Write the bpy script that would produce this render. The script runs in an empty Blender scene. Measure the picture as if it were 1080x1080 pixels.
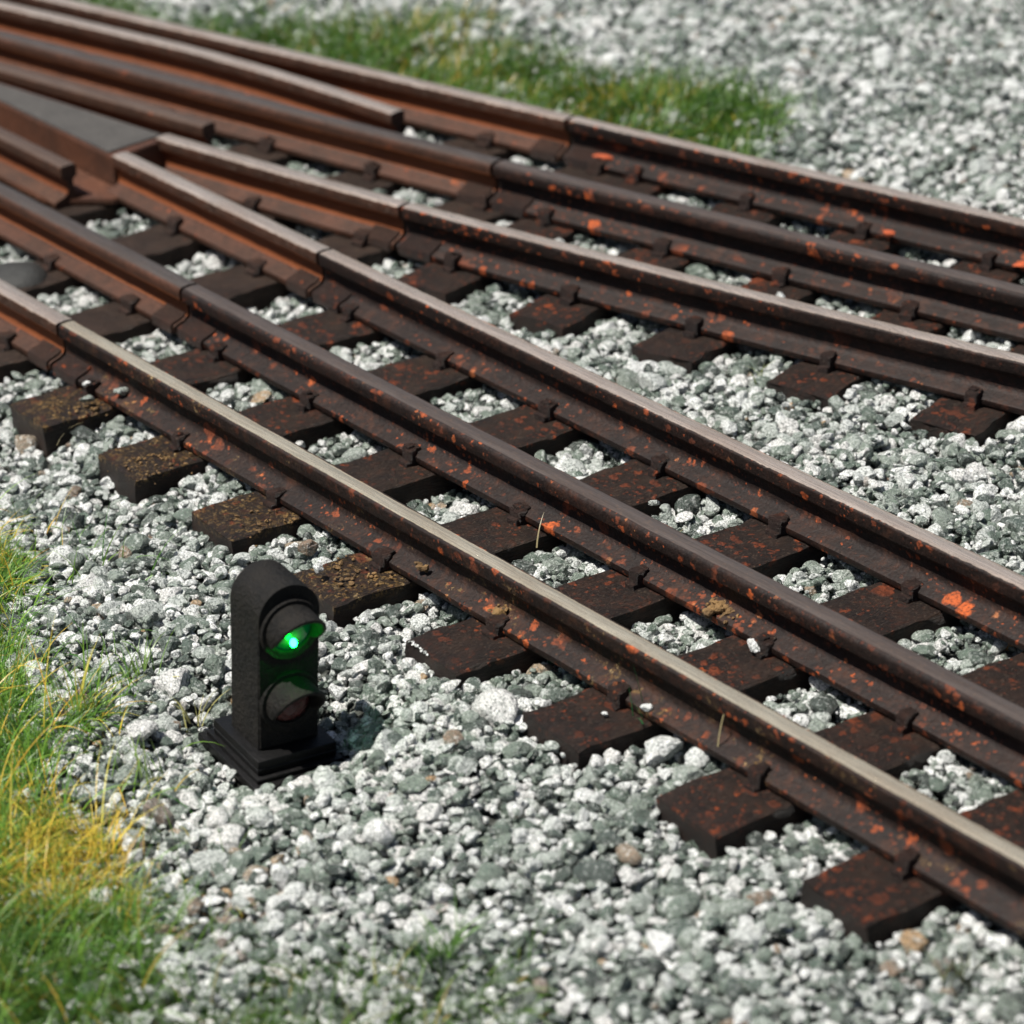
import bpy, bmesh, math, random
import numpy as np
from mathutils import Matrix, Vector, noise

random.seed(7)
rng = np.random.default_rng(11)
scene = bpy.context.scene
C = scene.collection
PI = math.pi

# ------------------------------------------------------------------ materials
def newmat(name):
    m = bpy.data.materials.new(name); m.use_nodes = True
    nt = m.node_tree; nt.nodes.clear()
    out = nt.nodes.new('ShaderNodeOutputMaterial')
    b = nt.nodes.new('ShaderNodeBsdfPrincipled')
    nt.links.new(b.outputs[0], out.inputs[0])
    return m, nt, b

class NG:
    def __init__(s, nt): s.nt = nt
    def n(s, t, **kw):
        x = s.nt.nodes.new(t)
        for k, v in kw.items(): setattr(x, k, v)
        return x
    def l(s, a, b): s.nt.links.new(a, b)
    def val(s, sock, v):
        if hasattr(v, 'is_output') or hasattr(v, 'links'): s.l(v, sock)
        else: sock.default_value = v
    def math(s, op, a, b=0.0, c=None, clamp=False):
        x = s.n('ShaderNodeMath', operation=op, use_clamp=clamp)
        s.val(x.inputs[0], a); s.val(x.inputs[1], b)
        if c is not None: s.val(x.inputs[2], c)
        return x.outputs[0]
    def smooth(s, v, a, b):
        x = s.n('ShaderNodeMapRange', interpolation_type='SMOOTHSTEP')
        s.val(x.inputs['Value'], v); x.inputs['From Min'].default_value = a; x.inputs['From Max'].default_value = b
        return x.outputs[0]
    def mix(s, f, a, b):
        x = s.n('ShaderNodeMix', data_type='RGBA')
        s.val(x.inputs[0], f)
        for i, v in ((6, a), (7, b)):
            if isinstance(v, tuple): x.inputs[i].default_value = (*v[:3], 1)
            else: s.l(v, x.inputs[i])
        return x.outputs[2]
    def noise(s, vec, scale, detail=3.0, rough=.55, dist=0.0):
        x = s.n('ShaderNodeTexNoise'); s.l(vec, x.inputs['Vector'])
        x.inputs['Scale'].default_value = scale; x.inputs['Detail'].default_value = detail
        x.inputs['Roughness'].default_value = rough; x.inputs['Distortion'].default_value = dist
        return x.outputs['Fac']
    def mapping(s, vec, scale):
        x = s.n('ShaderNodeMapping'); s.l(vec, x.inputs[0]); x.inputs['Scale'].default_value = scale
        return x.outputs[0]
    def ramp(s, f, stops, interp='LINEAR'):
        x = s.n('ShaderNodeValToRGB'); s.l(f, x.inputs[0]); cr = x.color_ramp; cr.interpolation = interp
        while len(cr.elements) < len(stops): cr.elements.new(.5)
        for e, (p, c) in zip(cr.elements, stops): e.position = p; e.color = (*c, 1)
        return x.outputs[0]
    def bump(s, h, strength, dist, normal=None):
        x = s.n('ShaderNodeBump'); s.l(h, x.inputs['Height'])
        x.inputs['Strength'].default_value = strength; x.inputs['Distance'].default_value = dist
        if normal is not None: s.l(normal, x.inputs['Normal'])
        return x.outputs[0]
    def coords(s):
        """object coordinates, shifted by a random amount per object"""
        tc = s.n('ShaderNodeTexCoord'); oi = s.n('ShaderNodeObjectInfo')
        k = s.math('MULTIPLY', oi.outputs['Random'], 37.0)
        cx = s.n('ShaderNodeCombineXYZ'); s.l(k, cx.inputs[0]); s.l(k, cx.inputs[1])
        a = s.n('ShaderNodeVectorMath', operation='ADD'); s.l(tc.outputs['Object'], a.inputs[0]); s.l(cx.outputs[0], a.inputs[1])
        return a.outputs[0]
    def spots(s, vec, scale, keep, rmin, rmax, stretch=(1, 1, 1)):
        """irregular paint/rust spots: voronoi cells, a share `keep` of which carry a spot"""
        v2 = s.mapping(vec, stretch)
        nz = s.n('ShaderNodeTexNoise'); s.l(v2, nz.inputs['Vector']); nz.inputs['Scale'].default_value = scale * 1.6
        nz.inputs['Detail'].default_value = 5
        sc = s.n('ShaderNodeVectorMath', operation='MULTIPLY_ADD')
        s.l(nz.outputs['Color'], sc.inputs[0]); sc.inputs[1].default_value = (1.15 / scale,) * 3; s.l(v2, sc.inputs[2])
        v = s.n('ShaderNodeTexVoronoi'); s.l(sc.outputs[0], v.inputs['Vector']); v.inputs['Scale'].default_value = scale
        sep = s.n('ShaderNodeSeparateColor'); s.l(v.outputs['Color'], sep.inputs[0])
        r = s.math('MULTIPLY_ADD', sep.outputs[1], rmax - rmin, rmin)
        d = s.math('SUBTRACT', r, v.outputs['Distance'])
        m = s.smooth(d, -.03, .11)
        k = s.math('LESS_THAN', sep.outputs[0], keep)
        return s.math('MULTIPLY', m, k), sep.outputs[2]

def rust_colours(g, vec, base, base2, spotk, lich=0.0, grain=None, dustk=.3):
    """dark weathered base + orange spots (+ ochre lichen crust); returns colour and bump height"""
    topm = None
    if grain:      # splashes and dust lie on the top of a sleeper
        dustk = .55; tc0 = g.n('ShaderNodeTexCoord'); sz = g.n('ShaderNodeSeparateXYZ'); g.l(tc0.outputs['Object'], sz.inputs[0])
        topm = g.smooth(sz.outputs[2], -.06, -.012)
    big = g.noise(vec, 5.0, 4, .6); fine = g.noise(g.mapping(vec, grain) if grain else vec, 45.0, 4, .65)
    col = g.mix(g.smooth(big, .35, .7), base, base2)
    dk = g.smooth(fine, .3, .62)
    col = g.mix(g.math('MULTIPLY_ADD', dk, -.6, .6), col, (base[0] * .25, base[1] * .22, base[2] * .22))
    # grime dust
    dust = g.math('MULTIPLY', g.smooth(g.noise(vec, 80.0, 2, .6), .58, .74), dustk)
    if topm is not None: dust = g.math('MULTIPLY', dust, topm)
    col = g.mix(dust, col, (.16, .115, .08))
    h = fine
    if spotk > 0:
        region = g.smooth(g.noise(vec, 2.2, 2, .5), .38, .58)
        st_ = g.noise(vec, 7.0, 6, .75, .4)
        col = g.mix(g.math('MULTIPLY', g.smooth(st_, .50, .68), .42 * min(1, spotk)), col, (.070, .026, .013))
        for sc, kp, r0, r1, w in ((7.0, .30, .10, .44, 1.0), (15.0, .34, .12, .48, .95), (34.0, .24, .18, .5, .8)):
            m, rc = g.spots(vec, sc, kp * spotk, r0, r1)
            m = g.math('MULTIPLY', m, g.math('MULTIPLY_ADD', region, .9 * w, .10 * w))
            worn = g.smooth(g.noise(vec, 50.0, 4, .75), .36, .56)
            m = g.math('MULTIPLY', m, g.math('MULTIPLY_ADD', worn, .7, .3))
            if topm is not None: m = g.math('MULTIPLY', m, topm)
            sc_ = g.ramp(rc, [(0, (.11, .034, .018)), (.45, (.19, .047, .019)), (.76, (.30, .066, .020)), (.94, (.44, .088, .020)), (1, (.28, .12, .05))])
            col = g.mix(m, col, sc_)
            h = g.math('ADD', h, g.math('MULTIPLY', m, .35))
    if lich > 0:
        m, rc = g.spots(vec, 34.0, .9, .2, .6)
        f2 = g.smooth(g.noise(vec, 42.0, 4, .75), .50, .60)
        lm = g.math('MULTIPLY', g.math('MAXIMUM', m, f2), g.smooth(g.noise(vec, 5.0, 6, .8), .60 - .2 * lich, .78 - .2 * lich))
        lm = g.math('MULTIPLY', lm, g.math('MULTIPLY_ADD', g.noise(vec, 70.0, 2, .6), 1.2, .05), clamp=True)
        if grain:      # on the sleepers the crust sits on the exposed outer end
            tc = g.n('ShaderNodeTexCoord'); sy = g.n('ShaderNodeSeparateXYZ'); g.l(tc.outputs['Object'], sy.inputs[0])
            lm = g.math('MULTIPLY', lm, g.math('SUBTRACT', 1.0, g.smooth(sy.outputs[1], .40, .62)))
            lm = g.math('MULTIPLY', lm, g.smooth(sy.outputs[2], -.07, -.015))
        lc = g.ramp(rc, [(0, (.16, .09, .03)), (.5, (.42, .25, .08)), (1, (.60, .42, .20))])
        col = g.mix(lm, col, lc); h = g.math('ADD', h, g.math('MULTIPLY', lm, .9))
    return col, h

def mat_rail(name, base, base2, spotk, polish, pol_rough=.30, pol_metal=.75, half=.056, web=None, lich=0.0, ragged=.01):
    m, nt, b = newmat(name); g = NG(nt)
    vec = g.coords()
    col, h = rust_colours(g, vec, base, base2, spotk, lich, dustk=.12)
    uv = g.n('ShaderNodeUVMap'); uv.uv_map = 'UVMap'
    sp = g.n('ShaderNodeSeparateXYZ'); g.l(uv.outputs[0], sp.inputs[0])   # x: metres along, y: offset across the head (9 elsewhere)
    if web is not None:   # newer reddish paint on the web
        wm = g.smooth(sp.outputs[1], 3.5, 4.0)
        wm = g.math('MULTIPLY', wm, g.math('SUBTRACT', 1.0, g.smooth(sp.outputs[1], 6.0, 6.5)))
        wn = g.math('MULTIPLY', wm, g.math('MULTIPLY_ADD', g.noise(g.mapping(vec, (2, 8, 8)), 4.0, 4, .6), .7, .5), clamp=True)
        col = g.mix(wn, col, web)
    # vertical run-down rust stains on the web
    edge = g.math('ABSOLUTE', sp.outputs[1])
    nz = g.noise(g.mapping(vec, (1.0, 1.6, 1.6)), 20.0, 4, .65)
    e2 = g.math('MULTIPLY_ADD', nz, -ragged * 2, g.math('ADD', edge, ragged))
    pm = g.math('SUBTRACT', 1.0, g.smooth(e2, half - .006, half + .004))
    # streaks along the running surface
    st = g.noise(g.mapping(vec, (1.2, 60, 60)), 2.2, 4, .6)
    st2 = g.noise(g.mapping(vec, (6, 30, 30)), 5.0, 4, .7)
    pc = g.mix(g.smooth(st, .35, .68), tuple(c * .62 for c in polish), polish)
    lg = g.noise(g.mapping(vec, (1, 6, 6)), 1.3, 4, .6)
    pc = g.mix(g.math('MULTIPLY', g.smooth(lg, .42, .66), .40), pc, tuple(polish[i] * (.58, .50, .45)[i] for i in range(3)))
    pc = g.mix(g.math('MULTIPLY', g.smooth(st2, .56, .70), .65), pc, (.17, .105, .07))
    col = g.mix(pm, col, pc)
    g.l(col, b.inputs['Base Color'])
    g.l(g.math('MULTIPLY', pm, pol_metal), b.inputs['Metallic'])
    r = g.n('ShaderNodeMix', data_type='FLOAT'); g.l(pm, r.inputs[0])
    g.l(g.math('MULTIPLY_ADD', h, .30, .46), r.inputs[2])
    b.inputs['Specular IOR Level'].default_value = .24
    g.l(g.math('MULTIPLY_ADD', st2, .3, pol_rough - .15), r.inputs[3])
    g.l(r.outputs[0], b.inputs['Roughness'])
    hh = g.math('MULTIPLY', h, g.math('MULTIPLY_ADD', pm, -.8, 1.0))
    hh = g.math('MULTIPLY_ADD', g.noise(vec, 18.0, 3, .6), .8, hh)
    g.l(g.bump(hh, .5, .012), b.inputs['Normal'])
    return m

def mat_sleeper(name, base, base2, spotk, lich=0.0, rough=.5):
    m, nt, b = newmat(name); g = NG(nt)
    vec = g.coords()
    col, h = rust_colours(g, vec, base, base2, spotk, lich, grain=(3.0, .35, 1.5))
    g.l(col, b.inputs['Base Color'])
    gr = g.noise(g.mapping(vec, (14, .9, 14)), 5.0, 6, .75)
    g.l(g.math('MULTIPLY_ADD', gr, .3, rough - .1), b.inputs['Roughness'])
    hh = g.math('MULTIPLY_ADD', gr, 1.2, h)
    g.l(g.bump(hh, 1.0, .028), b.inputs['Normal'])
    b.inputs['Specular IOR Level'].default_value = .4
    return m

DK = (.0110, .0062, .0050); DK2 = (.0220, .0108, .0078)
M = {}
M['rail_old'] = mat_rail('old_rail', DK, DK2, 1.0, (.84, .69, .57), half=.047, ragged=.012)
M['rail_near'] = mat_rail('nearest_rail', DK, DK2, 1.15, (.86, .75, .56), half=.041, ragged=.005, lich=.25)
M['rail_old_dark'] = mat_rail('old_middle_rail', DK, DK2, 1.4, (.105, .085, .076), pol_rough=.42, pol_metal=.3, ragged=.004, half=.050)
M['rail_new'] = mat_rail('turnout_rail', (.050, .024, .015), (.082, .034, .020), .12, (.80, .66, .55), web=(.18, .052, .017), ragged=.006)
M['rail_new_dark'] = mat_rail('turnout_middle_rail', (.050, .024, .015), (.082, .034, .020), .12, (.095, .080, .072), pol_rough=.40, pol_metal=.3, web=(.18, .054, .017), ragged=.005)
M['rail_wing'] = mat_rail('wing_rail', (.055, .028, .018), (.085, .038, .022), .12, (.115, .080, .062), pol_rough=.42, pol_metal=.2, web=(.14, .042, .015), ragged=.006)
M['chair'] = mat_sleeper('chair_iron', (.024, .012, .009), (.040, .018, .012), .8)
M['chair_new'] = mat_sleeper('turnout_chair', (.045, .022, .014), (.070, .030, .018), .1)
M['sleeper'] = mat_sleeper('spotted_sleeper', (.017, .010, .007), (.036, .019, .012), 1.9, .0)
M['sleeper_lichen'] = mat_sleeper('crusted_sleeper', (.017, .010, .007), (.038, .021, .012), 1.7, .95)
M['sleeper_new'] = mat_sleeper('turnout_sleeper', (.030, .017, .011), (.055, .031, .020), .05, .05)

def mat_stone():
    m, nt, b = newmat('crushed_stone'); g = NG(nt)
    tc = g.n('ShaderNodeTexCoord'); vec = tc.outputs['Object']
    at = g.n('ShaderNodeAttribute', attribute_name='tone')
    sp = g.n('ShaderNodeSeparateColor'); g.l(at.outputs['Color'], sp.inputs[0])
    base = g.ramp(sp.outputs[0], [(0, (.022, .028, .023)), (.10, (.055, .072, .060)), (.24, (.10, .135, .104)), (.42, (.18, .215, .175)),
                                  (.60, (.32, .355, .315)), (.80, (.64, .655, .63)), (.94, (.82, .82, .80)), (.965, (.17, .105, .07)), (.985, (.34, .26, .18)), (1, (.42, .25, .11))])
    n1 = g.noise(vec, 32.0, 4, .7); n2 = g.noise(vec, 85.0, 3, .7, .6)
    base = g.mix(g.math('MULTIPLY', g.smooth(n1, .54, .66), .6), base, (.78, .80, .76))
    dk = g.math('MULTIPLY', g.smooth(n2, .46, .60), .75)
    base = g.mix(dk, base, (.07, .09, .075))
    g.l(base, b.inputs['Base Color'])
    g.l(g.math('MULTIPLY_ADD', n1, .50, .0), b.inputs['Roughness'])
    b.inputs['Specular IOR Level'].default_value = .8
    hh = g.math('MULTIPLY_ADD', n2, .5, n1)
    g.l(g.bump(hh, 1.0, .022), b.inputs['Normal'])
    return m
M['stone'] = mat_stone()

def mat_ground():
    m, nt, b = newmat('grit_bed'); g = NG(nt)
    tc = g.n('ShaderNodeTexCoord'); vec = tc.outputs['Object']
    n = g.noise(vec, 25.0, 5, .7); n2 = g.noise(vec, 60.0, 3, .6)
    col = g.ramp(n, [(.3, (.02, .022, .018)), (.5, (.06, .065, .055)), (.62, (.14, .15, .135)), (.8, (.24, .26, .24))])
    g.l(col, b.inputs['Base Color']); b.inputs['Roughness'].default_value = .9
    g.l(g.bump(g.math('ADD', n, n2), 1.0, .04), b.inputs['Normal'])
    return m
M['ground'] = mat_ground()

def mat_blade():
    m, nt, b = newmat('grass_fibre'); g = NG(nt)
    at = g.n('ShaderNodeAttribute', attribute_name='tone')
    g.l(at.outputs['Color'], b.inputs['Base Color'])
    b.inputs['Roughness'].default_value = .38
    b.inputs['Specular IOR Level'].default_value = .5
    out = [x for x in nt.nodes if x.type == 'OUTPUT_MATERIAL'][0]
    tr = g.n('ShaderNodeBsdfTranslucent'); g.l(at.outputs['Color'], tr.inputs[0])
    mx = g.n('ShaderNodeMixShader'); mx.inputs[0].default_value = .35
    g.l(b.outputs[0], mx.inputs[1]); g.l(tr.outputs[0], mx.inputs[2]); g.l(mx.outputs[0], out.inputs[0])
    return m
M['blade'] = mat_blade()

def mat_simple(name, col, rough=.6, metal=0, bump=0.0, bs=60, col2=None, spec=.5):
    m, nt, b = newmat(name); g = NG(nt); vec = g.coords()
    n = g.noise(vec, bs, 4, .65); n2 = g.noise(vec, bs * .15, 4, .6)
    c = g.mix(g.smooth(n2, .3, .7), col, col2 or tuple(x * 1.5 for x in col))
    c = g.mix(g.math('MULTIPLY', g.smooth(n, .5, .75), .5), c, tuple(x * 2.2 for x in (col2 or col)))
    g.l(c, b.inputs['Base Color']); g.l(g.math('MULTIPLY_ADD', n, .2, rough - .1), b.inputs['Roughness'])
    b.inputs['Metallic'].default_value = metal; b.inputs['Specular IOR Level'].default_value = spec
    if bump: g.l(g.bump(n, bump, .02), b.inputs['Normal'])
    return m
M['sig_body'] = mat_simple('signal_black_paint', (.004, .0037, .0034), .72, 0, 1.0, 38, (.011, .009, .007), .25)
M['sig_base'] = mat_simple('signal_base_plastic', (.003, .003, .003), .42, 0, .3, 60, (.006, .0055, .0055), .25)
M['plate'] = mat_simple('frog_plate', (.038, .034, .030), .72, 0, .3, 30, (.050, .045, .040))
M['frog_side'] = mat_simple('frog_casting', (.05, .022, .013), .5, 0, .4, 22, (.085, .032, .016))
M['crumb'] = mat_simple('ochre_crumb', (.075, .043, .018), .9, 0, 1.0, 30, (.19, .11, .04))
M['disc'] = mat_simple('dark_pebble', (.012, .012, .011), .7, 0, .6, 25, (.022, .022, .020))
M['orange'] = mat_simple('rust_flake', (.36, .062, .016), .7, 0, .9, 40, (.42, .08, .022))

def mat_emit(name, col, strength, base):
    m, nt, b = newmat(name)
    b.inputs['Base Color'].default_value = (*base, 1)
    b.inputs['Emission Color'].default_value = (*col, 1); b.inputs['Emission Strength'].default_value = strength
    b.inputs['Roughness'].default_value = .15
    return m
M['led_green'] = mat_emit('green_lamp', (.003, 1.0, .05), 80.0, (.1, .5, .3))
M['lens_green'] = mat_emit('green_lens', (.0, .8, .25), .02, (.004, .03, .014))
M['lens_red'] = mat_simple('red_lens', (.09, .012, .012), .12, 0, .7, 55, (.05, .01, .01), .8)

# ------------------------------------------------------------------ object helpers
def link(name, me, parent=None, mats=(), loc=None):
    o = bpy.data.objects.new(name, me); C.objects.link(o)
    if parent: o.parent = parent
    if loc is not None: o.location = loc
    for m in mats: me.materials.append(m)
    return o
def thing(o, label, cat, group=None, kind=None):
    o['label'] = label; o['category'] = cat
    if group: o['group'] = group
    if kind: o['kind'] = kind
    return o
def empty(name, loc, rz=0.0):
    o = bpy.data.objects.new(name, None); C.objects.link(o); o.location = loc; o.rotation_euler = (0, 0, rz)
    o.empty_display_size = .1
    return o
def bm_link(name, bm, mat, parent=None, smooth=None, loc=None):
    me = bpy.data.meshes.new(name); bmesh.ops.recalc_face_normals(bm, faces=bm.faces[:])
    bm.to_mesh(me); bm.free()
    o = link(name, me, parent, (mat,), loc)
    if smooth is not None:
        me.shade_smooth() if smooth >= 180 else me.set_sharp_from_angle(angle=math.radians(smooth)) 
    return o
def box(bm, x0, x1, y0, y1, z0, z1, bev=0.0, seg=2, mat=None):
    r = bmesh.ops.create_cube(bm, size=1.0)
    vs = r['verts']
    for v in vs:
        v.co = Vector((x0 + (v.co.x + .5) * (x1 - x0), y0 + (v.co.y + .5) * (y1 - y0), z0 + (v.co.z + .5) * (z1 - z0)))
        if mat is not None: v.co = mat @ v.co
    if bev:
        es = list({e for v in vs for e in v.link_edges})
        bmesh.ops.bevel(bm, geom=es, offset=bev, segments=seg, profile=.6, affect='EDGES')

# ------------------------------------------------------------------ rail centre lines (plan, y over x)
Fpts = {'D': [(-2.86,2.28),(-2.36,2.35),(-1.96,2.44),(-1.13,2.62),(-0.62,2.70),(-.55,2.68),(.28,2.89),(.65,2.98),(1.0,3.07),(1.4,3.14),(1.9,3.27),(2.22,3.34),(2.7,3.46),(3.06,3.57),(3.48,3.67),(3.89,3.78)],
        'E': [(-5.73,2.59),(-4.7,2.81),(-3.74,3.01),(-3.01,3.14),(-2.14,3.33),(-1.48,3.46),(-.85,3.57),(-.12,3.75),(.7,3.92),(1.4,4.07),(2.05,4.24),(2.73,4.39),(3.16,4.50)],
        'F': [(-6.21,3.32),(-5.54,3.50),(-4.06,3.81),(-3.34,3.97),(-2.43,4.15),(-1.63,4.34),(-1.12,4.48),(-.84,4.53),(-.05,4.71),(.51,4.83),(1.06,4.95),(1.59,5.07),(2.42,5.24)]}
poly = {k: np.polyfit(*np.array(v).T, 2) for k, v in Fpts.items()}
YA, YB, YC = .105, .955, 1.875
def yD(x): return float(np.polyval(poly['D'], x))
def yE(x): return float(np.polyval(poly['E'], x))
def yF(x): return float(np.polyval(poly['F'], x))
YF = {'A': lambda x: YA, 'B': lambda x: YB, 'C': lambda x: YC, 'D': yD, 'E': yE, 'F': yF}
RH = .28

def rail_profile(dark=False):
    """closed section: (across, z, tag). tag = head offset for the top faces, 5 web, 9 foot"""
    hw = .072 if dark else .060
    top = []
    n = 9
    for i in range(n):
        a = PI * i / (n - 1)
        r = .034 if dark else .014
        # superellipse-like rounded top
        ex = hw - r
        x = ex * (1 if i < n // 2 else -1) + r * math.cos(a) if i != n // 2 else 0
        z = RH - r + r * math.sin(a) + (.004 if i == n // 2 else 0)
        top.append((x, z))
    right = [(.128, .0), (.134, .016), (.132, .038), (.116, .048), (.060, .064), (.034, .080), (.024, .105), (.024, .160), (.032, .182), (hw - .003, .198), (hw, .210)]
    left = [(-x, z) for x, z in reversed(right)]
    return right + top + left

def sweep(prof, path, jit=0.0, uvfun=None, name='rail'):
    """prof: list (a,z); path: list of (x,y) points. returns mesh with UV (along, tag)"""
    P = np.array(path, float); n = len(P); m = len(prof)
    t = np.gradient(P, axis=0); t /= np.linalg.norm(t, axis=1)[:, None]
    nrm = np.stack([-t[:, 1], t[:, 0]], 1)
    s = np.concatenate([[0], np.cumsum(np.linalg.norm(np.diff(P, axis=0), axis=1))])
    pr = np.array(prof)
    V = np.zeros((n, m, 3))
    V[:, :, :2] = P[:, None, :] + nrm[:, None, :] * pr[None, :, 0:1]
    V[:, :, 2] = pr[None, :, 1]
    if jit:
        for i in range(n):
            for j in range(m):
                q = Vector(V[i, j]); V[i, j] += np.array(noise.noise_vector(q * 9.0)) * jit
    me = bpy.data.meshes.new(name)
    faces = []; uvs = []
    for i in range(n - 1):
        for j in range(m):
            k = (j + 1) % m
            faces.append((i * m + j, i * m + k, (i + 1) * m + k, (i + 1) * m + j))
            ta, tb = uvfun(pr[j], pr[k])
            uvs += [(s[i], ta), (s[i], tb), (s[i + 1], tb), (s[i + 1], ta)]
    faces.append(tuple(reversed(range(m)))); uvs += [(0, 9)] * m
    faces.append(tuple(range((n - 1) * m, n * m))); uvs += [(s[-1], 9)] * m
    me.from_pydata(V.reshape(-1, 3).tolist(), [], faces)
    uv = me.uv_layers.new(name='UVMap')
    uv.data.foreach_set('uv', np.array(uvs, 'f').ravel())
    me.update()
    bm = bmesh.new(); bm.from_mesh(me); bmesh.ops.recalc_face_normals(bm, faces=bm.faces[:]); bm.to_mesh(me); bm.free()
    return me

def rail_uv(a, b):
    def tag(p, q):
        if min(p[1], q[1]) >= .2085: return p[0]
        if min(p[1], q[1]) >= .079: return 5.0
        return 9.0
    return tag(a, b), tag(b, a)

def make_rail(kind, x0, x1, fn, mat, label, dark=False, joiner=None, flare=None, step=.12, sag=0):
    n = max(2, int((x1 - x0) / step) + 1)
    xs = np.linspace(x0, x1, n)
    path = [(x, fn(x)) for x in xs]
    ox, oy = path[0] if kind == 'old' else path[-1]
    me = sweep(rail_profile(dark), [(x - ox, y - oy) for x, y in path], 0.0025, rail_uv)
    o = link('rail', me, None, (mat,), (ox, oy, .006))
    me.set_sharp_from_angle(angle=math.radians(48))
    thing(o, label, 'rail', 'running and middle rails of the two tracks')
    if joiner:
        # folded sheet-metal sleeve round the foot beside the joint
        for (ja, jb) in joiner:
            xs = np.linspace(ja, jb, 5)
            pp = [(x - ox, fn(x) - oy) for x in xs]
            pr = [(.144, -.012), (.150, .026), (.142, .052), (.116, .064), (.058, .080), (.036, .096), (.028, .096), (.05, .05), (.0, .045),
                  (-.05, .05), (-.028, .096), (-.036, .096), (-.058, .080), (-.116, .064), (-.142, .052), (-.150, .026), (-.144, -.012)]
            jm = sweep(pr, pp, .003, lambda a, b: (9, 9))
            j = link('fishplate', jm, o, (M['chair'] if kind == 'old' else M['chair_new'],), (0, 0, 0))
            jm.set_sharp_from_angle(angle=math.radians(40))
    return o

JA, JB, JC, JD, JE, JF = -.48, -.43, -.31, -.60, -.80, -1.12
G = .015
place = {'A': 'nearest to the signal', 'B': 'second from the signal', 'C': 'third from the signal', 'D': 'fourth from the signal', 'E': 'fifth from the signal', 'F': 'farthest, along the grass'}
for k, j, dark in (('A', JA, 0), ('B', JB, 1), ('C', JC, 0), ('D', JD, 0), ('E', JE, 1), ('F', JF, 0)):
    tone = 'with dull dark rounded top' if dark else 'with shiny worn top'
    end = 10.5 if k in 'ABC' else 7.0
    o = make_rail('old', j + G, end, YF[k], M['rail_old_dark' if dark else 'rail_near' if k == 'A' else 'rail_old'],
              f'dark rust-spotted rail {tone}, {place[k]}', bool(dark),
              joiner=[(j + G + .03, j + G + .30)])
    left = {'A': -7, 'B': -8, 'C': -2.79, 'D': -2.88, 'E': -10.5, 'F': -10.5}[k]
    o = make_rail('new', left, j - G, YF[k], M['rail_new_dark' if dark else 'rail_new'],
              f'reddish turnout rail {tone}, left of joints, {place[k]}', bool(dark), joiner=[(j - G - .02 - .22, j - G - .02)])

# check rail beside F, wing rails and frog
def chk_y(x):
    f = yF(x) - .32
    if x > -4.6: f -= .235 * ((x + 4.6) / 2.51) ** 1.6
    return f
o = make_rail('new', -10.5, -2.09, chk_y, M['rail_new'], 'short check rail with bright polished top, its cut end open beside the far rail'); o.name = 'check_rail'; o['category'] = 'check rail'; del o['group']
o = make_rail('new', -8.5, -2.84, lambda x: 2.62 + (x + 2.84) * .187, M['rail_wing'], 'dull brown wing rail on the far side of the grey frog plate'); o.name = 'wing_rail'; o['category'] = 'wing rail'; o['group'] = 'wing rails either side of the frog'
o = make_rail('new', -8.5, -2.84, lambda x: 1.50 + max(0, -(x + 4.2)) * .02, M['rail_wing'], 'dull brown wing rail ending between the grey plate and the second rail'); o.name = 'wing_rail'; o['category'] = 'wing rail'; o['group'] = 'wing rails either side of the frog'

fr = empty('frog', (-2.85, 2.05, 0))
def prism(poly2, z0, z1, bev=.008):
    bm = bmesh.new()
    b = [bm.verts.new((x + 2.85, y - 2.05, z0)) for x, y in poly2]; t = [bm.verts.new((x + 2.85, y - 2.05, z1)) for x, y in poly2]
    n = len(b)
    bm.faces.new(t); bm.faces.new(list(reversed(b)))
    for i in range(n): bm.faces.new((b[i], b[(i + 1) % n], t[(i + 1) % n], t[i]))
    if bev: bmesh.ops.bevel(bm, geom=bm.edges[:], offset=bev, segments=2, affect='EDGES')
    return bm
bm_link('vee_block', prism([(-5.6, 1.84), (-2.80, 1.825), (-2.86, 2.335), (-5.6, 1.95)], .05, .262), M['frog_side'], fr)
bm_link('top_plate', prism([(-5.4, 1.855), (-2.90, 1.85), (-2.93, 2.30), (-5.4, 1.935)], .2625, .274, .003), M['plate'], fr)
bm_link('bed_plate', prism([(-7.5, 1.36), (-2.95, 1.36), (-2.62, 1.70), (-2.62, 2.5), (-2.95, 2.55), (-7.5, 1.9)], .008, .048), M['frog_side'], fr)
thing(fr, 'grey flat-topped frog plate where the turnout rails converge at left', 'frog')

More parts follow.
